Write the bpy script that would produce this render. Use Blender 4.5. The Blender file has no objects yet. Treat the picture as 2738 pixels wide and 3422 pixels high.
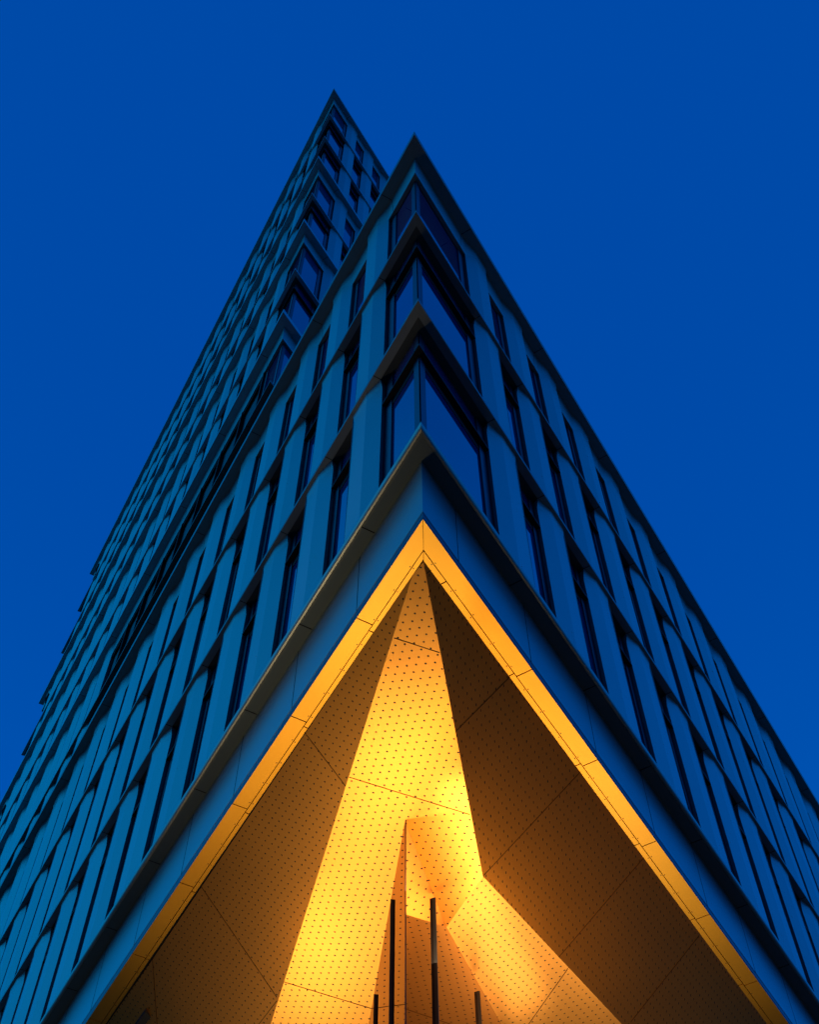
import bpy, bmesh, math, random
from mathutils import Vector, Matrix
random.seed(7)
sc = bpy.context.scene
COL = sc.collection
U = 0.6          # metres per design unit
EYE = 1.6        # camera height above the pavement, metres

# ------------------------------------------------------------------ frame of the site (design units, z = 0 at eye level)
C0 = Vector((0.2128, 9.9977, 0)); C1 = Vector((-5.9338, 22.0143, 0))       # street corners of the front block and of the tower
DL = Vector((-0.49073, 0.87131, 0)); DR = Vector((0.52136, 0.85334, 0))
NL = Vector((0.87131, 0.49073, 0)); NR = Vector((-0.85334, 0.52136, 0))
COT = 1.704      # miter: along-facade shift per unit of depth
def W(v): return Vector((v[0]*U, v[1]*U, v[2]*U + EYE))

# ------------------------------------------------------------------ materials
def new_mat(name):
    m = bpy.data.materials.new(name); m.use_nodes = True
    return m, m.node_tree, m.node_tree.nodes['Principled BSDF']
def metal(name, col, rough=.45, metallic=.35, var=.05, scale=.6, spec=.5, bump=0.0):
    m, t, b = new_mat(name)
    tc = t.nodes.new('ShaderNodeTexCoord'); n = t.nodes.new('ShaderNodeTexNoise')
    n.inputs['Scale'].default_value = scale; n.inputs['Detail'].default_value = 5
    t.links.new(tc.outputs['Object'], n.inputs['Vector'])
    mr = t.nodes.new('ShaderNodeMapRange'); mr.inputs[3].default_value = 1-var; mr.inputs[4].default_value = 1+var
    mr.inputs[1].default_value = .3; mr.inputs[2].default_value = .7
    t.links.new(n.outputs['Fac'], mr.inputs[0])
    mx = t.nodes.new('ShaderNodeVectorMath'); mx.operation = 'SCALE'; mx.inputs[0].default_value = col[:3]
    oi = t.nodes.new('ShaderNodeObjectInfo'); mo = t.nodes.new('ShaderNodeMapRange'); mo.inputs[3].default_value = 1-var; mo.inputs[4].default_value = 1+var
    t.links.new(oi.outputs['Random'], mo.inputs[0]); mm_ = t.nodes.new('ShaderNodeMath'); mm_.operation = 'MULTIPLY'
    t.links.new(mo.outputs[0], mm_.inputs[0]); t.links.new(mr.outputs[0], mm_.inputs[1])
    t.links.new(mm_.outputs[0], mx.inputs['Scale']); t.links.new(mx.outputs[0], b.inputs['Base Color'])
    mr2 = t.nodes.new('ShaderNodeMapRange'); mr2.inputs[3].default_value = rough-.06; mr2.inputs[4].default_value = rough+.06
    t.links.new(n.outputs['Fac'], mr2.inputs[0]); t.links.new(mr2.outputs[0], b.inputs['Roughness'])
    b.inputs['Metallic'].default_value = metallic; b.inputs['Specular IOR Level'].default_value = spec
    if bump:
        bn = t.nodes.new('ShaderNodeBump'); bn.inputs['Strength'].default_value = bump; bn.inputs['Distance'].default_value = .02
        n2 = t.nodes.new('ShaderNodeTexNoise'); n2.inputs['Scale'].default_value = 1.3; n2.inputs['Detail'].default_value = 2
        t.links.new(tc.outputs['Object'], n2.inputs['Vector'])
        t.links.new(n2.outputs['Fac'], bn.inputs['Height']); t.links.new(bn.outputs[0], b.inputs['Normal'])
    return m
M_PANEL = metal('anodised_panel', (.52, .59, .54), .42, .25, .07, .5, bump=.05)
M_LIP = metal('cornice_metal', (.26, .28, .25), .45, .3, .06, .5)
M_LIP_T = metal('tower_cornice_lightened', (.46, .58, .58), .45, .3, .06, .5)  # cornice metal lightened: brighter light on the tower soffits put into colour
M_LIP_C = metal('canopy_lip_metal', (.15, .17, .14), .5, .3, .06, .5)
M_TRIM = metal('trim_metal', (.36, .37, .30), .35, .5, .08, 3)
M_FASCIA = metal('fascia_metal', (.27, .38, .36), .3, .3, .04, .4, bump=.08)
M_FRAME = metal('window_frame', (.028, .042, .075), .4, .3, .05, 2)
M_BLACK = metal('black_gasket', (.008, .009, .011), .6, 0, .1, 2, spec=.2)
M_HEAD = metal('shaded_soffit', (.07, .08, .075), .6, .1, .08, 1)  # shade of the sheltered soffits put into a darker colour
M_CORE = metal('core_render', (.06, .065, .07), .8, 0, .1, 1, spec=.1)
M_JOINT = metal('joint_shadow_gap', (.010, .006, .004), .8, 0, .1, 2, spec=.1)
def glass_mat():
    m, t, b = new_mat('window_glass')
    b.inputs['Base Color'].default_value = (.01, .075, .24, 1); b.inputs['Roughness'].default_value = .04
    b.inputs['IOR'].default_value = 1.9; b.inputs['Specular IOR Level'].default_value = .8
    b.inputs['Coat Weight'].default_value = .3; b.inputs['Coat Roughness'].default_value = .02
    tc = t.nodes.new('ShaderNodeTexCoord'); n = t.nodes.new('ShaderNodeTexNoise'); n.inputs['Scale'].default_value = .35
    t.links.new(tc.outputs['Object'], n.inputs['Vector'])
    bn = t.nodes.new('ShaderNodeBump'); bn.inputs['Strength'].default_value = .12; bn.inputs['Distance'].default_value = .05
    t.links.new(n.outputs['Fac'], bn.inputs['Height']); t.links.new(bn.outputs[0], b.inputs['Normal'])
    return m
M_GLASS = glass_mat()
GOLD = (.95, .375, .03)
def gold(name, perf, rough=.33, metallic=.9):
    m, t, b = new_mat(name); N = t.nodes; Lk = t.links
    b.inputs['Roughness'].default_value = rough; b.inputs['Metallic'].default_value = metallic
    b.inputs['Coat Weight'].default_value = .45 if perf else .2; b.inputs['Coat Roughness'].default_value = .38; b.inputs['Coat IOR'].default_value = 1.6
    tc = N.new('ShaderNodeTexCoord'); n = N.new('ShaderNodeTexNoise'); n.inputs['Scale'].default_value = .8; n.inputs['Detail'].default_value = 4
    Lk.new(tc.outputs['Object'], n.inputs['Vector'])
    mr = N.new('ShaderNodeMapRange'); mr.inputs[1].default_value = .3; mr.inputs[2].default_value = .7
    mr.inputs[3].default_value = .94; mr.inputs[4].default_value = 1.05; Lk.new(n.outputs['Fac'], mr.inputs[0])
    sc_ = N.new('ShaderNodeVectorMath'); sc_.operation = 'SCALE'; sc_.inputs[0].default_value = GOLD if perf else (.95, .48, .03)
    Lk.new(mr.outputs[0], sc_.inputs['Scale'])
    bn = N.new('ShaderNodeBump'); bn.inputs['Strength'].default_value = .10; bn.inputs['Distance'].default_value = .03
    n2 = N.new('ShaderNodeTexNoise'); n2.inputs['Scale'].default_value = .9; n2.inputs['Detail'].default_value = 1
    Lk.new(tc.outputs['Object'], n2.inputs['Vector']); Lk.new(n2.outputs['Fac'], bn.inputs['Height']); Lk.new(bn.outputs[0], b.inputs['Normal'])
    if not perf:
        Lk.new(sc_.outputs[0], b.inputs['Base Color']); return m
    # lattice of punched holes: UV holds lattice coordinates, metric taken from a hexagonal cell
    uv = N.new('ShaderNodeUVMap'); uv.uv_map = 'lattice'
    fr = N.new('ShaderNodeVectorMath'); fr.operation = 'ADD'; fr.inputs[1].default_value = (.5, .5, 0); Lk.new(uv.outputs[0], fr.inputs[0])
    f2 = N.new('ShaderNodeVectorMath'); f2.operation = 'FRACTION'; Lk.new(fr.outputs[0], f2.inputs[0])
    f3 = N.new('ShaderNodeVectorMath'); f3.operation = 'SUBTRACT'; f3.inputs[1].default_value = (.5, .5, 0); Lk.new(f2.outputs[0], f3.inputs[0])
    sp = N.new('ShaderNodeSeparateXYZ'); Lk.new(f3.outputs[0], sp.inputs[0])
    def mth(op, a, c=None):
        q = N.new('ShaderNodeMath'); q.operation = op
        for i, v in enumerate((a, c)):
            if v is None: continue
            if hasattr(v, 'links') or hasattr(v, 'is_linked'): Lk.new(v, q.inputs[i])
            else: q.inputs[i].default_value = v
        return q.outputs[0]
    x, y = sp.outputs['X'], sp.outputs['Y']
    xx = mth('MULTIPLY', x, x); yy = mth('MULTIPLY', y, y); xy = mth('MULTIPLY', x, y)
    d2 = mth('SUBTRACT', mth('ADD', xx, yy), xy)              # |xa + yb|^2 with a.b = -1/2
    dist = mth('SQRT', d2)
    ms = N.new('ShaderNodeMapRange'); ms.interpolation_type = 'SMOOTHSTEP'
    ms.inputs[1].default_value = .096; ms.inputs[2].default_value = .122; Lk.new(dist, ms.inputs[0])
    mix = N.new('ShaderNodeMix'); mix.data_type = 'RGBA'; mix.inputs[6].default_value = (.006, .002, .001, 1)
    Lk.new(ms.outputs[0], mix.inputs[0]); Lk.new(sc_.outputs[0], mix.inputs[7]); Lk.new(mix.outputs[2], b.inputs['Base Color'])
    mm = mth('MULTIPLY', ms.outputs[0], metallic); Lk.new(mm, b.inputs['Metallic'])
    r1 = mth('SUBTRACT', 1.0, mth('MULTIPLY', ms.outputs[0], 1-rough)); Lk.new(r1, b.inputs['Roughness'])
    Lk.new(mth('MULTIPLY', ms.outputs[0], .5), b.inputs['Specular IOR Level'])
    return m
M_GOLD = gold('gold_panel', False, .46, .8); M_PERF = gold('perforated_gold_panel', True, .31, .85)
def lobby_glass():
    m = bpy.data.materials.new('lobby_glass'); m.use_nodes = True; t = m.node_tree; t.nodes.clear()
    o = t.nodes.new('ShaderNodeOutputMaterial'); mx = t.nodes.new('ShaderNodeMixShader')
    g = t.nodes.new('ShaderNodeBsdfGlossy'); g.inputs['Roughness'].default_value = .03; g.inputs['Color'].default_value = (.50, .40, .36, 1)
    tr = t.nodes.new('ShaderNodeBsdfTransparent'); tr.inputs['Color'].default_value = (.20, .14, .14, 1)
    f = t.nodes.new('ShaderNodeFresnel'); f.inputs['IOR'].default_value = 1.75
    t.links.new(f.outputs[0], mx.inputs[0]); t.links.new(tr.outputs[0], mx.inputs[1]); t.links.new(g.outputs[0], mx.inputs[2])
    t.links.new(mx.outputs[0], o.inputs[0]); return m
M_LOBBY = lobby_glass()
M_PAVE = metal('paving', (.07, .05, .035), .75, 0, .25, .8, spec=.3)
M_ROAD = metal('asphalt', (.075, .085, .075), .85, 0, .2, 1.5, spec=.3)
M_KERB = metal('kerb_stone', (.25, .24, .23), .8, 0, .1, 2, spec=.3)

# ------------------------------------------------------------------ mesh helpers
class MB:
    def __init__(s): s.v = []; s.f = []; s.m = []; s.uv = None
    def face(s, pts, mi=0):
        i = len(s.v); s.v += [tuple(p) for p in pts]; s.f.append(tuple(range(i, i+len(pts)))); s.m.append(mi)
    def box(s, x0, x1, y0, y1, z0, z1, mi=0):
        p = [(x, y, z) for z in (z0, z1) for y in (y0, y1) for x in (x0, x1)]
        i = len(s.v); s.v += p
        for f in ((0,2,3,1),(4,5,7,6),(0,1,5,4),(2,6,7,3),(0,4,6,2),(1,3,7,5)):
            s.f.append(tuple(i+k for k in f)); s.m.append(mi)
    def grid(s, rows, mi=0):
        i = len(s.v); n = len(rows[0])
        for r in rows: s.v += [tuple(p) for p in r]
        for a in range(len(rows)-1):
            for b in range(n-1):
                s.f.append((i+a*n+b, i+a*n+b+1, i+(a+1)*n+b+1, i+(a+1)*n+b)); s.m.append(mi)
    def prism(s, poly, z0, z1, mi=0):
        n = len(poly); i = len(s.v)
        s.v += [(p[0], p[1], z0) for p in poly] + [(p[0], p[1], z1) for p in poly]
        s.f.append(tuple(i+k for k in reversed(range(n)))); s.m.append(mi)
        s.f.append(tuple(i+n+k for k in range(n))); s.m.append(mi)
        for k in range(n):
            s.f.append((i+k, i+(k+1) % n, i+n+(k+1) % n, i+n+k)); s.m.append(mi)
    def mesh(s, name, mats, smooth=False, unit=U):
        me = bpy.data.meshes.new(name); me.from_pydata([(a*unit, b*unit, c*unit) for a, b, c in s.v], [], s.f)
        for m in mats: me.materials.append(m)
        me.polygons.foreach_set('material_index', s.m)
        bm = bmesh.new(); bm.from_mesh(me); bmesh.ops.remove_doubles(bm, verts=bm.verts, dist=1e-5)
        bmesh.ops.recalc_face_normals(bm, faces=bm.faces); bm.to_mesh(me); bm.free()
        if smooth:
            me.polygons.foreach_set('use_smooth', [True]*len(me.polygons))
            try: me.set_sharp_from_angle(angle=math.radians(28))
            except Exception: pass
        return me
def put(name, me, parent=None, mat=None, kind=None):
    o = bpy.data.objects.new(name, me); COL.objects.link(o); o.parent = parent
    if mat is not None: o.matrix_local = mat
    if kind: o['kind'] = kind
    return o
def tag(o, label=None, cat=None, group=None, kind=None):
    if label: o['label'] = label
    if cat: o['category'] = cat
    if group: o['group'] = group
    if kind: o['kind'] = kind
    return o
def empty(name, loc):
    o = bpy.data.objects.new(name, None); COL.objects.link(o); o.location = loc; o.empty_display_size = .5; return o

class Side:
    """A facade: local x along it from the corner, y = sg*depth (inward), z up."""
    def __init__(s, corner, which, root):
        s.sg = -1 if which == 'L' else 1
        s.d = DL if which == 'L' else DR; s.c = corner; s.root = root
        s.ang = math.atan2(s.d.y, s.d.x)
    def mat(s, x=0, h=0):
        p = s.c + s.d*x
        w = Vector((p.x*U, p.y*U, h*U + EYE)) - s.root.location
        return Matrix.Translation(w) @ Matrix.Rotation(s.ang, 4, 'Z')

PW = 1.15        # pier width
def lerp(a, b, t): return a + (b-a)*t
def sstep(t): t = max(0, min(1, t)); return t*t*(3-2*t)
NEAR, RIDGE = .25, .105
def pier_d(x, top=False):
    """depth of the pier face at offset x from its near edge"""
    a, b = (.19, .08) if top else (NEAR, RIDGE)
    return lerp(a, b, min(1, x/.5))
def pier_mesh(sg, H, kind, name='pier'):
    m = MB()
    xs = [0, .17, .34, .5, .82, PW]
    def row(z, k): return [(x, sg*lerp(pier_d(x), pier_d(x, True), k), z) for x in xs]
    if kind == 'S': rows = [row(.14, 0), row(H-.34, 0), row(H-.001, 1)]
    else: rows = [row(.14, 0), row(H-.3, 0)]
    top = rows[-1][0][2]
    m.grid(rows)
    # returns into the window reveals
    m.face([(0, sg*pier_d(0), .14), (.10, sg*.42, .14), (.10, sg*.42, top-.45), (0, sg*pier_d(0), top-.42)], 0)
    m.face([(0, sg*pier_d(0), top-.42), (.10, sg*.42, top-.45), (.10, sg*.42, top), (0, sg*(.19 if kind == 'S' else NEAR), top)], 0)
    m.face([(PW, sg*RIDGE, .14), (PW-.03, sg*.46, .14), (PW-.03, sg*.46, top), (PW, sg*(.08 if kind == 'S' else RIDGE), top)], 0)
    return m.mesh(name, [M_PANEL], False)
HT = 1.30         # drop of the transom fin below the string course
def window_meshes(sg, w, H, kind, x0=0.0):
    """frame, pane and transom of one window bay of clear width w"""
    top = H-.0 if kind == 'S' else H-.95
    f = MB()
    f.box(x0+w-.20, x0+w+.085, sg*.355, sg*.50, .1, top)
    f.box(x0-.03, x0+.14, sg*.362, sg*.50, .1, top)
    f.box(x0+.14, x0+w-.20, sg*.372, sg*.50, .1, .32)
    f.box(x0+w+.088, x0+w+.12, sg*.315, sg*.50, .1, top, 1)
    # head recess, its shade put into the dark colour
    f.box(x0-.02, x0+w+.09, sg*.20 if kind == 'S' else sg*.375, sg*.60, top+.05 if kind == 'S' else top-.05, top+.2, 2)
    fm = f.mesh('window', [M_FRAME, M_BLACK, M_HEAD])
    p = MB(); p.box(x0+.1, x0+w-.15, sg*.395, sg*.415, .2, top+.02); pm = p.mesh('pane', [M_GLASS])
    tm = None
    if kind == 'S':
        t = MB(); t.box(x0-.02, x0+w-.004, sg*.245, sg*.407, H-HT, H-HT+.07); t.box(x0-.02, x0+w+.085, sg*.378, sg*.407, H-HT-.26, H-HT)
        tm = t.mesh('transom', [M_BLACK])
    return fm, pm, tm
def corner_window(sg, w, H, kind):
    top = H if kind == 'S' else H-.95
    xg = .395*COT
    f = MB()
    f.box(w-.28, w+.085, sg*.355, sg*.50, .1, top)
    f.box(w+.088, w+.12, sg*.315, sg*.50, .1, top, 1)
    def mit(x1, d0, d1, z0, z1, mi, x0off=0.0):      # mitred bar from the corner to x1
        f.prism([(d0*COT+x0off, sg*d0), (x1, sg*d0), (x1, sg*d1), (d1*COT+x0off, sg*d1)], z0, z1, mi)
    mit(xg+.20, .372, .50, .1, top, 0, .03)
    mit(w, .372, .50, .1, .32, 0, .05)
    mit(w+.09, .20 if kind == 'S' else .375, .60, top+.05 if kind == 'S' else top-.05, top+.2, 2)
    fm = f.mesh('window', [M_FRAME, M_BLACK, M_HEAD])
    p = MB(); p.prism([(.395*COT+.03, sg*.395), (w-.2, sg*.395), (w-.2, sg*.415), (.415*COT+.03, sg*.415)], .2, top+.02); pm = p.mesh('pane', [M_GLASS])
    tm = None
    if kind == 'S':
        t = MB()
        for d0, z0, z1 in ((.245, H-HT, H-HT+.07), (.378, H-HT-.26, H-HT)):
            t.prism([(d0*COT, sg*d0), (w-.004, sg*d0), (w-.004, sg*.407), (.407*COT, sg*.407)], z0, z1)
        tm = t.mesh('transom', [M_BLACK])
    return fm, pm, tm

def string_course(S, h, length, s0, M, name='string_course'):
    m = MB(); sg = S.sg
    def pr(d0, d1, z0, z1, mi): m.prism([(d0*COT, sg*d0), (length, sg*d0), (length, sg*d1), (d1*COT, sg*d1)], z0, z1, mi)
    pr(0, .20, 0, .13, 0); pr(.2, .62, .045, .128, 1)
    k = 0
    while s0+k*M < length-1:
        x = s0+k*M-.01
        m.box(x, x+.018, sg*.004, sg*.19, -.0035, .0, 2); k += 1
    me = m.mesh(name, [LIPM, M_HEAD, M_JOINT])
    return put(name, me, S.root, S.mat(0, h))

def cornice(S, h, length, s0, M, d0=-.2, thick=.35, flat=0.0):
    """projecting eaves: lip, soffit, wavy fascia flowing over the pier heads, and lintel"""
    sg = S.sg
    m = MB()
    m.prism([(d0*COT, sg*d0), (length+.3, sg*d0), (length+.3, sg*.5), (.5*COT, sg*.5)], .0, thick, 0)
    k = 0
    while s0+2*k*M < length-1:
        x = s0+2*k*M-.3
        m.box(x, x+.02, sg*(d0+.004), sg*.17, -.0035, 0, 1); k += 1
    lip = put('cornice', m.mesh('cornice', [LIPM, M_JOINT]), S.root, S.mat(0, h))
    # fascia
    xs = []
    x = .178*COT
    xs.append(x)
    def prof(x):
        """top depth, bottom depth, drop at x"""
        t = ((x - s0) / M)
        k = math.floor(t); u = (x-s0) - k*M
        w = (.178, NEAR, 1.06)
        if x < s0-.2 or u > PW+.22: r = (.178, NEAR, 1.06)
        if x < s0-.2 or x < flat: return w
        if u < .62:   # rising on to the pier
            q = sstep((u+.12)/.66); return (lerp(.178, .065, q), lerp(NEAR, RIDGE-.004, min(1, u/.5)), lerp(1.06, .50, sstep(u/.5)))
        if u < PW-.02: return (.065, RIDGE-.004, .50)
        if u < PW+.26:
            q = sstep((u-PW+.02)/.28); return (lerp(.065, .178, q), lerp(RIDGE-.004, NEAR, min(1, q*1.3)), lerp(.50, 1.06, min(1, q*1.6)))
        if u > M-.12: q = sstep((u-M+.12)/.66); return (lerp(.178, .065, q), NEAR, 1.06)
        return w
    cols = [(.178*COT)]
    step = .055
    x = s0-.15
    while x < length:
        cols.append(x); x += step
    cols.append(length)
    f = MB(); rows = []
    for j, q in enumerate((0, .22, .45, .7, 1)):
        r = []
        for i, x in enumerate(cols):
            dt, db, dr = prof(x)
            e = (1-q)**1.6
            dd = lerp(db, dt, e)
            xx = dd*COT if i == 0 else x
            r.append((xx, sg*dd, -dr*q))
        rows.append(r)
    f.grid(rows, 0)
    # end return
    fo = put('fascia', f.mesh('fascia', [M_PANEL], True), S.root, S.mat(0, h))
    g = MB()
    g.prism([(NEAR*COT, sg*NEAR), (length, sg*NEAR), (length, sg*.378), (.378*COT, sg*.378)], -1.063, -1.0, 0)
    k = 0
    while s0+2*k*M < length-1:        # fascia panel joints
        x = s0+2*k*M-.30
        rr = []
        for q in (0, .22, .45, .7, 1):
            dt, db, dr = prof(x); dd = lerp(db, dt, (1-q)**1.6)-.003; rr.append([(x, sg*dd, -dr*q), (x+.014, sg*dd, -dr*q)])
        g.grid(rr, 1); k += 1
    put('lintel', g.mesh('lintel', [M_LIP, M_JOINT]), S.root, S.mat(0, h))
    return lip

def build_facade(S, levels, s0, M, ncol, length, cap, skip_piers=None):
    """levels: list of (height, kind) bottom to top; first entry is only the base"""
    sg = S.sg
    piers, wins = [], []
    cache = {}
    for i in range(len(levels)-1):
        h0, _ = levels[i]; h1, kind = levels[i+1]; H = h1-h0
        key = (round(H, 3), kind)
        if key not in cache:
            cache[key] = (pier_mesh(sg, H, kind), window_meshes(sg, M-PW, H, kind), corner_window(sg, s0, H, kind))
        pm, wm, cw = cache[key]
        f = put('window', cw[0], S.root, S.mat(0, h0))
        put('pane', cw[1], f)
        if cw[2]: put('transom', cw[2], f)
        for k in range(ncol):
            x = s0+k*M
            hide = skip_piers and skip_piers(i, k)
            if not hide: piers.append((pm, x, h0, i, k))
            else:
                wins.append((('fin', H), x, h0, i, k))
            if not hide: wins.append((wm, x+PW, h0, i, k))
    piers.sort(key=lambda q: (q[4]-.4*q[3])); wins.sort(key=lambda q: (q[4]-.4*q[3]))
    cp, cw_ = cap
    def merge(items, name, mats_from):
        bm = bmesh.new(); mats = []
        for me, M4 in items:
            idx = []
            for mt in me.materials:
                if mt not in mats: mats.append(mt)
                idx.append(mats.index(mt))
            b2 = bmesh.new(); b2.from_mesh(me); b2.transform(M4)
            for fa in b2.faces: fa.material_index = idx[fa.material_index]
            tmp = bpy.data.meshes.new('t'); b2.to_mesh(tmp); b2.free(); bm.from_mesh(tmp); bpy.data.meshes.remove(tmp)
        me = bpy.data.meshes.new(name); bm.to_mesh(me); bm.free()
        for mt in mats: me.materials.append(mt)
        return put(name, me, S.root, kind='stuff')
    rest = []
    for j, (pm, x, h0, i, k) in enumerate(piers):
        if j < cp: put('pier', pm, S.root, S.mat(x, h0))
        else: rest.append((pm, S.mat(x, h0)))
    if rest: merge(rest, 'far_piers', None)
    rest = []; n = 0
    finm = {}
    for wm, x, h0, i, k in wins:
        if wm[0] == 'fin':
            if wm[1] not in finm:
                b = MB(); b.box(.0, .12, sg*.24, sg*.5, .1, wm[1]-.95); b.box(.12, M, sg*.44, sg*.5, .1, wm[1], 1); b.box(.12, M, sg*.30, sg*.44, wm[1]-HT, wm[1]-HT+.1)  # dark panel replaces the windows, recess shade put into its colour
                finm[wm[1]] = b.mesh('dark_recess_bay', [M_BLACK, M_HEAD])
            put('dark_recess_bay', finm[wm[1]], S.root, S.mat(x, h0)); continue
        if n < cw_:
            f = put('window', wm[0], S.root, S.mat(x, h0)); put('pane', wm[1], f)
            if wm[2]: put('transom', wm[2], f)
        else:
            for q in wm:
                if q: rest.append((q, S.mat(x, h0)))
        n += 1
    if rest: merge(rest, 'far_windows', None)

# ================================================================== FRONT BLOCK
front = empty('office_building', Vector((C0.x*U, C0.y*U, 0)))
tag(front, 'low pointed blue metal office block with glowing golden perforated ceiling under its corner', 'building')
LIPM = M_LIP
FL, FR = Side(C0, 'L', front), Side(C0, 'R', front)
HC, S1, S2, HR = 18.3, 24.622, 30.843, 37.22
levels = [(HC+.02, 'C'), (S1, 'S'), (S2, 'S'), (HR, 'B')]
LENL, LENR = 49.5, 45.0
build_facade(FL, levels, 2.12, 2.468, 18, LENL, (50, 50))
build_facade(FR, levels, 3.50, 2.49, 15, LENR, (45, 45))
for S, ln, s0, M in ((FL, LENL, 2.12, 2.468), (FR, LENR, 3.5, 2.49)):
    for h in (S1, S2): string_course(S, h, ln, s0, M)
    cornice(S, HR, ln, s0, M)
# canopy band: projecting lip with rounded metal trim, fascia, shadow gap
def canopy(S, ln, sj_lip, sj_gold):
    sg = S.sg
    def pr(m, d0, d1, z0, z1, mi): m.prism([(d0*COT, sg*d0), (ln, sg*d0), (ln, sg*d1), (d1*COT, sg*d1)], z0, z1, mi)
    m = MB(); pr(m, -.03, .6, 0, .30, 0)
    for s_ in sj_lip: m.box(s_, s_+.02, -.03*sg, .25*sg, -.0035, 0, 1)
    put('canopy_soffit', m.mesh('canopy_soffit', [M_LIP_C, M_JOINT]), S.root, S.mat(0, HC))
    m = MB(); rows = []
    for a in range(0, 8):                       # rounded nosing
        t = math.radians(-90 + a*180/7); d = -.045 - .08*math.cos(t); z = .085 + .1*math.sin(t)
        rows.append([(d*COT, sg*d, z), (ln, sg*d, z)])
    m.grid(rows); d = -.02
    m.face([rows[0][0], rows[0][1], (ln, sg*d, .02), (d*COT, sg*d, .02)])
    m.face([rows[-1][0], rows[-1][1], (ln, sg*d, .185), (d*COT, sg*d, .185)])
    put('canopy_trim', m.mesh('canopy_trim', [M_TRIM], True), S.root, S.mat(0, HC))
    m = MB()
    pr(m, .2548, .5, -1.69, -.001, 0)
    for s_ in sj_gold: m.box(s_, s_+.015, .2515*sg, .26*sg, -1.69, -.002, 1)
    put('canopy_fascia', m.mesh('canopy_fascia', [M_FASCIA, M_JOINT]), S.root, S.mat(0, HC))
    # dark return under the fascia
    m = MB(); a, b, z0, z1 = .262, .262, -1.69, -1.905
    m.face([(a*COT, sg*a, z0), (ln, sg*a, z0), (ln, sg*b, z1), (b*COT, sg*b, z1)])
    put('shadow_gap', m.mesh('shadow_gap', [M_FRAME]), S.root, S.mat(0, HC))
GJL = [2.81+2.618*k for k in range(14)]; GJR = [1.62+2.63*k for k in range(13)]
canopy(FL, LENL, [2.2, 4.81, 7.36, 9.96, 12.55, 15.2, 17.84, 20.5, 23.1], GJL)
canopy(FR, LENR, [3.68, 6.80, 9.44, 12.1, 14.7, 17.3, 20.0], GJR)
# golden soffit border, two strips per side with dark joints between the panels
HG = 16.39
def border(S, ln, joints, seams, inner, x_in0):
    sg = S.sg; m = MB(); g = .012
    edges = [None] + joints + [ln]
    e2 = joints + [ln]
    def strip(d0, d1, cuts, xs):
        prev = None
        for c in cuts + [ln]:
            if c <= d1*COT + .05: continue
            a = [(d0*COT + .008, sg*d0), (d1*COT + .008, sg*d1)] if prev is None else [(prev+g, sg*d0), (prev+g, sg*d1)]
            z = 0
            m.prism([a[0], (c-g, sg*d0), (c-g, sg*d1), a[1]], 0, .05, 0); prev = c
    strip(.2625, .572, joints, 0)
    strip(.588, inner, seams, 0)
    o = put('golden_border', m.mesh('golden_border', [M_GOLD]), S.root, S.mat(0, HG))
    # upper backing seen only inside the joints
    b = MB(); b.prism([(.262*COT, sg*.262), (ln, sg*.262), (ln, sg*(inner-.01)), ((inner-.01)*COT, sg*(inner-.01))], .03, .06, 0)
    put('border_backing', b.mesh('border_backing', [M_JOINT]), S.root, S.mat(0, HG))
    # countersunk screws
    r = MB()
    x = 1.35; random.seed(3+sg)
    while x < ln-8 and x < 22:
        for dd in (.545, .615):
            if x > dd*COT+.1:
                xx = x+random.uniform(-.05, .05)
                n = 8; pts = [(xx+.012*math.cos(2*math.pi*i/n), sg*dd+.012*math.sin(2*math.pi*i/n)) for i in range(n)]
                r.prism(pts, -.006, .01)
        x += .655
    put('screws', r.mesh('screws', [M_RIVET]), S.root, S.mat(0, HG), kind='stuff')
M_RIVET = metal('dull_screw', (.30, .17, .06), .5, .5, .1, 3)
border(FL, 30, GJL, [k for k in (2.95, 5.55, 8.15, 10.8, 13.3, 16, 18.6)], .668, 0)
border(FR, 30, GJR[1:], [1.75, 4.165, 6.8, 9.4, 12.1, 14.7, 17.3], .690, 0)

# ---- folded, perforated ceiling
V = Vector
G = V((.0498, 11.6469, 16.39)); V0 = V((.2364, 11.3768, 16.39)); Lp = V((-2.9396, 22.0206, 14.90))
E_ = V((1.3147, 17.1503, 14.583)); F_ = V((.6842, 18.4060, 14.4984)); Q = V((4.3189, 21.7912, 14.7070)); P0 = V((-.1105, 16.4303, 15.2686))
Lx = G + (Lp-G)*1.5; Qx = E_ + (Q-E_)*1.9
def rimL(s): return C0 + DL*s + NL*.668 + V((0, 0, HG))
def rimR(s): return C0 + DR*s + NR*.690 + V((0, 0, HG))
front_loc = V(front.location)
def lattice_panel(name, poly, n, origin, a, b, tris=None, thick=.05, parent=front):
    """flat folded sheet with real thickness; UV = hole lattice coordinates"""
    me = bpy.data.meshes.new(name); N_ = len(poly)
    up = n*thick
    vs = [W(p)-front_loc for p in poly] + [W(p+up)-front_loc for p in poly]
    fs = [tuple(range(N_)), tuple(range(2*N_-1, N_-1, -1))] + [(i, (i+1) % N_, N_+(i+1) % N_, N_+i) for i in range(N_)]
    me.from_pydata([tuple(v) for v in vs], [], fs); me.materials.append(M_PERF)
    uvl = me.uv_layers.new(name='lattice')
    aa, bb, ab = a.dot(a), b.dot(b), a.dot(b); det = aa*bb-ab*ab
    allp = [V(p) for p in poly]*2
    for lp in me.loops:
        d = allp[lp.vertex_index]-origin; da, db = d.dot(a), d.dot(b)
        uvl.data[lp.index].uv = ((bb*da-ab*db)/det, (aa*db-ab*da)/det)
    bm = bmesh.new(); bm.from_mesh(me); bmesh.ops.recalc_face_normals(bm, faces=bm.faces); bm.to_mesh(me); bm.free()
    return put(name, me, parent)
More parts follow.
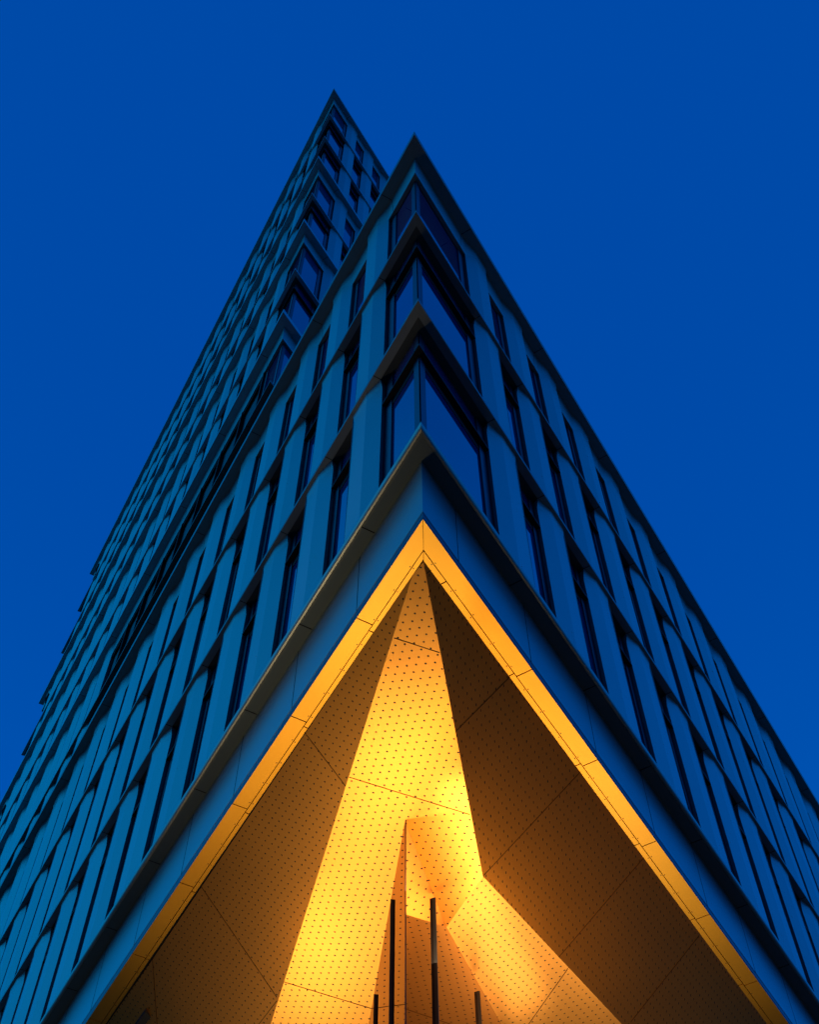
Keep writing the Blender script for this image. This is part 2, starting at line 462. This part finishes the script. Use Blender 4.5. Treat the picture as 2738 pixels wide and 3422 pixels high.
def nrm(a, b, c):
    n = (b-a).cross(c-a).normalized(); return n if n.z > 0 else -n
nA, nB, nC, nD = nrm(G, V0, Lp), nrm(E_, F_, Q), nrm(rimR(2), rimR(12), E_), nrm(rimL(2), rimL(12), Lp)
def onpl(p, n, o): return V((p.x, p.y, o.z - (n.x*(p.x-o.x)+n.y*(p.y-o.y))/n.z))
Fx = E_ + (F_-E_)*1.0
Hfar = onpl(V((.30, 26.0, 0)), nA, G)
fold_end = F_ + (F_-E_)*0.0
# A continues behind the lobby glass along its fold with B
fold_dir = nA.cross(nB).normalized()
if fold_dir.y < 0: fold_dir = -fold_dir
Ffar = E_ + fold_dir*7.5
A_poly = [G, V0, E_, Ffar, onpl(V((-1.8, 25.6, 0)), nA, G), Lx]
lattice_panel('ceiling_panel', A_poly, nA, V((.1299, 12.1887, 16.2279)), V((.1655, -.0600, -.0440)), V((-.0445, .1520, -.0215)))
B_poly = [E_, Qx, onpl(V((3.0, 27.0, 0)), nB, E_), Ffar]
lattice_panel('ceiling_panel', B_poly, nB, V((1.2216, 17.7587, 14.5594)), V((.1615, -.0470, .0145)), V((-.0815, -.1278, -.0033)))
C_poly = [V0, rimR(1.6), rimR(24), Qx, E_]
C_poly = [onpl(p, nC, rimR(2)) for p in C_poly]
lattice_panel('ceiling_panel', C_poly, nC, V((.7892, 12.8098, 16.1453)), V((.0852, .1339, .0000)), V((-.0672, .1209-.1339*0, -.1037)) if False else V((.0672-.0852*1.0, -.1209-.1339*0, .1037)) if False else V((-.0852+.0672-.0672, -.1339+.0, 0)) if False else V((-.0, 0, 0)) + V((.0672-.0852, -.1209-.1339, .1037)))
fold0 = V((-5.6852, 21.9259, 16.3634)); fold1 = V((-6.5032-1.6, 23.9199+3.9, 15.9))
D_poly = [G, Lx, onpl(V((-7.9, 27.2, 0)), nD, rimL(2)), onpl(fold0, nD, rimL(2))]
lattice_panel('ceiling_panel', D_poly, nD, V((-.3454, 12.5330, 16.3373)), V((.0756, -.1359, .0005)), V((-.0610-.0756*0, -.1446, .0745)) if False else V((-.1366, -.0087, .0750)))
# steep end facet beside the left rim
E_poly = [fold0, onpl(V((-7.9, 27.2, 0)), nD, rimL(2)), rimL(20)+V((0, 0, -.02))]
nE = nrm(*E_poly)
lattice_panel('ceiling_panel', E_poly, nE, fold0, V((.0756, -.1359, .0005)), V((-.1366, -.0087, .0750)))
# thin dark joints between perforated sheets
M_SEAM = metal('panel_seam', (.06, .022, .006), .8, 0, .1, 2, spec=.1)
def joints(name, segs, parent=front, w=.0055, drop=.0065, mat=M_JOINT):
    for a, b, n in segs:
        m = MB(); a, b = V(a), V(b); d = (b-a).normalized(); s = n.cross(d).normalized()*w
        lo = -n*drop; up = n*.002
        base = [a-s, b-s, b+s, a+s]
        i = len(m.v); m.v += [tuple(p+lo) for p in base] + [tuple(p+up) for p in base]
        for f in ((0,1,2,3),(7,6,5,4),(0,4,5,1),(1,5,6,2),(2,6,7,3),(3,7,4,0)): m.f.append(tuple(i+k for k in f)); m.m.append(0)
        me = m.mesh(name, [mat], unit=1.0)
        for v in me.vertices: v.co = W(v.co)-front_loc
        put(name, me, parent)
def oA(x, y): return onpl(V((x, y, 0)), nA, G)
def oB(x, y): return onpl(V((x, y, 0)), nB, E_)
def oC(x, y): return onpl(V((x, y, 0)), nC, rimR(2))
def oD(x, y): return onpl(V((x, y, 0)), nD, rimL(2))
joints('panel_joint', [
    (oA(-.2815, 12.875), oA(.5128, 12.9626), nA), (oA(-1.1503, 15.827), oA(1.0688, 15.9536), nA), (oA(-2.6167, 20.8639), oA(-.4, 20.83), nA),
    (oD(-2.0055, 15.2553), oD(-1.2179, 16.0341), nD), (oD(-4.3629, 19.5197), oD(-2.779, 21.3046), nD), (oD(-2.7824, 21.3912), oD(-3.5, 22.7), nD),
    (oD(-5.6479, 21.8185), oD(-5.665, 24.5), nD),
    (oC(1.83, 13.93), oC(.8016, 14.3835), nC), (oC(3.2751, 16.3239), E_, nC), (oC(4.7348, 18.7431), oC(2.8721, 19.5589), nC), (oC(6.1761, 21.1477), oC(4.5301, 21.8895), nC),
    (oC(.3653, 11.5597), oC(.2813, 11.5812), nC), (oB(3.0769, 19.918), oB(2.1, 22.2), nB)], mat=M_SEAM)

# ---- lobby prow of glass under the ceiling
def azv(a): a = math.radians(a); return V((math.sin(a), math.cos(a), 0))
GLd, GRd = azv(-9.0), azv(20.9)
GZ = -EYE/U + .02
def glass_wall(d, n_out, length, topz):
    m = MB()
    K = 24; rows = [[], []]
    for i in range(K+1):
        p = P0 + d*(length*i/K); rows[0].append((p.x, p.y, GZ)); rows[1].append((p.x, p.y, topz(p)-.004))
    m.grid(rows); me = m.mesh('lobby_glass', [M_LOBBY], unit=1.0)
    for v in me.vertices: v.co = W(v.co)-front_loc
    return put('lobby_glass', me, front)
def zA(p): return onpl(p, nA, G).z
def zB(p): return onpl(p, nB, E_).z
def zceil(p): return max(zA(p), zB(p)) if p.y > 18.0 and p.x > .3 else zA(p)
glass_wall(GLd, -1, 9.5, lambda p: zA(p) if p.z or True else 0)
glass_wall(GRd, 1, 8.5, lambda p: max(zA(p), zB(p)))
# corner bead and vertical fins
def post(base, d, nrm_, w, dep, top, mat, name, bot=GZ, out=0.0):
    m = MB(); o = base + nrm_*out
    a = [o, o+d*w, o+d*w+nrm_*dep, o+nrm_*dep]
    m.prism([(p.x, p.y) for p in a], bot, top)
    me = m.mesh(name, [mat], unit=1.0)
    for v in me.vertices: v.co = W(v.co)-front_loc
    return put(name, me, front)
nGL = V((-math.cos(math.radians(9.0)), -math.sin(math.radians(9.0)), 0)); nGR = V((math.cos(math.radians(20.9)), -math.sin(math.radians(20.9)), 0))
M_FIN = metal('bronze_fin', (.018, .015, .014), .5, .1, .1, 2)
M_BEAD = metal('silicone_bead', (.07, .05, .04), .4, .2, .1, 2)
post(P0-GLd*.02, GLd, V((.0, -1, 0)).cross(V((0, 0, 1)))*-1, .02, .02, P0.z-.01, M_BEAD, 'corner_bead')
for x, w, t in ((1.50, .028, 14.70), (3.70, .014, 14.22), (6.0, .03, 13.85)):
    post(P0+GLd*x, GLd, nGL, w, .045, t, M_FIN, 'glazing_fin', out=.0005)
for x, w, t in ((1.42, .034, 14.60), (3.86, .03, 14.24), (6.1, .045, 14.2)):
    post(P0+GRd*x, GRd, nGR, w, .055, t, M_FIN, 'glazing_fin', out=.0005)

# ---- structure behind the facades
def core(name, corner, din, lenL, lenR, z0, z1, root, mat=M_CORE):
    k = din/ .50612
    c = corner + (DL+DR).normalized()*k
    a = corner + DL*lenL + NL*din; b = corner + DR*lenR + NR*din
    a2 = a + DR*min(lenR, lenL)*.45; b2 = b + DL*min(lenR, lenL)*.45
    m = MB(); m.prism([(p.x, p.y) for p in (c, b, b2, a2, a)], z0, z1)
    me = m.mesh(name, [mat], unit=1.0)
    for v in me.vertices: v.co = W(v.co)-V(root.location)
    return put(name, me, root)
core('wall', C0, .60, LENL-.1, LENR-.1, HG+.12, HR+.2, front)
# lobby back wall and floor-to-soffit core well behind the glass
m = MB(); m.prism([(-2.0, 45.0), (9, 45.0), (9, 45.4), (-2.0, 45.4)], GZ, 14.3)
me = m.mesh('lobby_wall', [M_CORE], unit=1.0)
for v in me.vertices: v.co = W(v.co)-front_loc
put('lobby_wall', me, front)

# ================================================================== TOWER
tower = empty('office_tower', Vector((C1.x*U, C1.y*U, 0)))
tag(tower, 'tall slender blue metal tower with rippling cornices rising behind the lower block', 'tower')
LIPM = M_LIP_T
TL, TR = Side(C1, 'L', tower), Side(C1, 'R', tower)
tl = [(37.6, 'C'), (45.25, 'S'), (51.9, 'B'), (58.6, 'S'), (65.2, 'B'), (71.6, 'S'), (78.15, 'B'), (84.9, 'S'), (91.33, 'S'), (97.8, 'B')]
TLEN = 54.0
build_facade(TL, tl, 2.45, 2.465, 20, TLEN, (72, 72), skip_piers=lambda i, k: i <= 1 and k < 8)
build_facade(TR, tl, 2.45, 2.45, 5, 14.8, (28, 28))
for S, ln, M in ((TL, TLEN, 2.465), (TR, 14.8, 2.45)):
    for h, kd in tl[1:]:
        LIPM = M_LIP_C if h < 46 else M_LIP_T  # lowest lip takes a darker metal: recess shade put into colour
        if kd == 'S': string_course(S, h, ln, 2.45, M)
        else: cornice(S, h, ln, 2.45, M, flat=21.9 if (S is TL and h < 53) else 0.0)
core('wall', C1, .60, TLEN-.1, 14.7, 16.0, 98.0, tower)

# ================================================================== GROUND
def sheet(name, x0, x1, y0, y1, z, mat):
    m = MB(); m.face([(x0, y0, z), (x1, y0, z), (x1, y1, z), (x0, y1, z)])
    o = put(name, m.mesh(name, [mat], unit=1.0)); tag(o, kind='structure'); return o
sheet('ground', -3000, 3000, -3000, 3000, -.12, M_ROAD)
m = MB(); m.prism([(-34, -7), (34, -7), (34, 60), (-34, 60)], -.119, 0.0)
o = put('pavement', m.mesh('pavement', [M_PAVE], unit=1.0)); tag(o, kind='structure')
m = MB(); m.prism([(-34.3, -7.3), (34.3, -7.3), (34.3, -7.003), (-34.3, -7.003)], -.119, .012)
o = put('kerb', m.mesh('kerb', [M_KERB], unit=1.0)); tag(o, kind='structure')

# ================================================================== LIGHT
w = bpy.data.worlds.new('World'); sc.world = w; w.use_nodes = True
t = w.node_tree; bg = t.nodes['Background']; N = t.nodes; Lk = t.links
tc = N.new('ShaderNodeTexCoord')
def glow(direction, p0, p1):
    d = N.new('ShaderNodeVectorMath'); d.operation = 'DOT_PRODUCT'; d.inputs[1].default_value = Vector(direction).normalized()
    Lk.new(tc.outputs['Generated'], d.inputs[0])
    r = N.new('ShaderNodeMapRange'); r.interpolation_type = 'SMOOTHSTEP'; r.inputs[1].default_value = p0; r.inputs[2].default_value = p1
    Lk.new(d.outputs['Value'], r.inputs[0]); return r.outputs[0]
def mixc(fac, a, b):
    m = N.new('ShaderNodeMix'); m.data_type = 'RGBA'; Lk.new(fac, m.inputs[0])
    for i, c in ((6, a), (7, b)):
        if isinstance(c, tuple): m.inputs[i].default_value = (*c, 1)
        else: Lk.new(c, m.inputs[i])
    return m.outputs[2]
SKY = (.000, .076, .400)
c = mixc(glow((0, .25, 1), .55, 1.0), (.0, .106, .500), (.0, .067, .385))       # deeper towards the zenith
c = mixc(glow((0, -1, .35), .35, 1.0), c, (.0, .030, .20))                     # darker southern sky behind the camera
c = mixc(glow((-1, .16, .42), .68, 1.0), c, (.0, .47, 1.22))                # afterglow low in the west
c = mixc(glow((1, .16, .42), .68, 1.0), c, (.0, .20, .95))                    # faint counter-glow in the east
low = glow((0, 0, 1), -.02, .42)                                              # the low sky is screened by the dark city
c = mixc(low, (.002, .010, .035), c)
Lk.new(c, bg.inputs['Color']); bg.inputs['Strength'].default_value = 1.0

def lamp(kind, name, loc, energy, color, radius=.1, aim=None, spot=None, blend=.5):
    ld = bpy.data.lights.new(name, kind); ld.energy = energy; ld.color = color
    if kind == 'POINT': ld.shadow_soft_size = radius
    if kind == 'SPOT': ld.shadow_soft_size = radius; ld.spot_size = math.radians(spot); ld.spot_blend = blend
    o = bpy.data.objects.new(name, ld); COL.objects.link(o); o.location = W(loc)
    if aim is not None:
        o.rotation_euler = (W(aim)-W(loc)).to_track_quat('-Z', 'Y').to_euler()
    return o
WARM = (1, .80, .50)
def strip(name, start, d, side, length, drop, off, energy, tilt, width=.06):
    """linear cove luminaire, also used for added fill, following the head of the lobby glass"""
    a = start + side*off; b = a + d*length
    za, zb = zceil(a)-drop, zceil(b)-drop
    pa, pb = W((a.x, a.y, za)), W((b.x, b.y, zb))
    ld = bpy.data.lights.new(name, 'AREA'); ld.shape = 'RECTANGLE'; ld.energy = energy; ld.color = WARM
    x = (pb-pa); ld.size = x.length; ld.size_y = width*U; x.normalize()
    aim = (side*math.cos(math.radians(tilt)) + Vector((0, 0, math.sin(math.radians(tilt))))); aim = (aim - x*aim.dot(x)).normalized()
    z = -aim; y = z.cross(x)
    o = bpy.data.objects.new(name, ld); COL.objects.link(o)
    m = Matrix.Identity(4)
    for i in range(3): m[i][0] = x[i]; m[i][1] = y[i]; m[i][2] = z[i]; m[i][3] = (pa[i]+pb[i])/2
    o.matrix_world = m; return o
strip('cove_fill_light', P0, GLd, nGL, 6.5, 1.0, .35, 5, 30, .6)
strip('cove_fill_light', P0-GRd*.4, GRd, nGR, 2.6, 1.6, .25, 20, 85, .9)  # extra strip added to brighten the ceiling right of the prow
strip('cove_fill_light', P0+GRd*1.5, GRd, nGR, 2.2, 1.5, .45, 5, 82, 1.0)
strip('cove_fill_light', P0+GRd*3.6, GRd, nGR, 3.5, 1.5, .45, 7, 80, .9)
lamp('SPOT', 'street_side_light', (-13, 22.5, -2.0), 680, WARM, .8, (.6, 15.5, 14.2), 38, 1)
lamp('SPOT', 'street_side_light', (-14.5, 31, -2.0), 700, WARM, .8, (-.2, 20.5, 14.0), 38, 1)
lamp('SPOT', 'street_side_light', (-13, 22.5, -2.0), 120, WARM, .8, (-3, 16.5, 30), 120, 1)
lamp('SPOT', 'ceiling_fill_light', (-3.6, 22.8, -2.3), 600, (1, .66, .28), .3, (-.9, 18.4, 15.3), 46, .9)  # unseen fill from below, added to brighten the central gold facet
lamp('SPOT', 'ceiling_fill_light', (-2.0, 23.0, -2.3), 800, WARM, .3, (.2, 12, 16.3), 46, .9)  # unseen fill added for the border near the apex
lamp('SPOT', 'ceiling_fill_light', (5.5, 33, -2.3), 260, WARM, .3, (1.8, 20, 14.5), 40, .9)  # unseen fill added for the right bright facet
lamp('SPOT', 'street_side_light', (14, 21, -2.0), 45, WARM, .8, (3, 16.5, 30), 120, 1)  # weak unseen fill added on the right for the canopy lip
lamp('SPOT', 'facet_fill_light', (6.3, 25.7, 7.0), 250, WARM, .5, (4.6, 20.5, 15.3), 90, 1)  # unseen fill added to lift the dark right facet
def fill_strip(name, a, b, aim, energy, width):
    """long unseen washer added as fill just inside the canopy edge, facing inward and up"""
    pa, pb = W(a), W(b); ld = bpy.data.lights.new(name, 'AREA'); ld.shape = 'RECTANGLE'; ld.energy = energy; ld.color = (1, .56, .16)
    x = pb-pa; ld.size = x.length; ld.size_y = width; x.normalize(); aim = Vector(aim).normalized(); aim = (aim-x*aim.dot(x)).normalized()
    z = -aim; y = z.cross(x); o = bpy.data.objects.new(name, ld); COL.objects.link(o); m = Matrix.Identity(4)
    for i in range(3): m[i][0] = x[i]; m[i][1] = y[i]; m[i][2] = z[i]; m[i][3] = (pa[i]+pb[i])/2
    o.matrix_world = m; return o
fill_strip('right_facet_fill', C0+DR*4.5+NR*1.5+V((0, 0, 12.2)), C0+DR*11+NR*1.5+V((0, 0, 12.2)), NR*.55+V((0, 0, .85)), 40, .6)  # added fill that warms the dark right facet
fill_strip('left_facet_fill', C0+DL*4+NL*1.2+V((0, 0, 12.2)), C0+DL*13+NL*1.2+V((0, 0, 12.2)), NL*.55+V((0, 0, .85)), 14, .6)  # added fill that warms the dark left facet

# ================================================================== CAMERA
f, pitch, roll = 3915.5, 1.0064, -.0047
fw = Vector((0, math.cos(pitch), math.sin(pitch))); up0 = Vector((0, -math.sin(pitch), math.cos(pitch))); r0 = Vector((1, 0, 0))
r = math.cos(roll)*r0 + math.sin(roll)*up0; up = -math.sin(roll)*r0 + math.cos(roll)*up0
cd = bpy.data.cameras.new('Camera'); cam = bpy.data.objects.new('Camera', cd); COL.objects.link(cam)
cd.sensor_fit = 'VERTICAL'; cd.sensor_height = 24; cd.lens = 24*f/3422; cd.clip_end = 8000; cd.clip_start = .05
m4 = Matrix.Identity(4)
for i in range(3): m4[i][0] = r[i]; m4[i][1] = up[i]; m4[i][2] = -fw[i]
m4[2][3] = EYE
cam.matrix_world = m4; sc.camera = cam
vs = sc.view_settings; vs.view_transform = 'Standard'; vs.look = 'None'; vs.exposure = 0; vs.gamma = 1
sc.cycles.max_bounces = 8; sc.cycles.use_denoising = True; sc.cycles.sample_clamp_indirect = 4
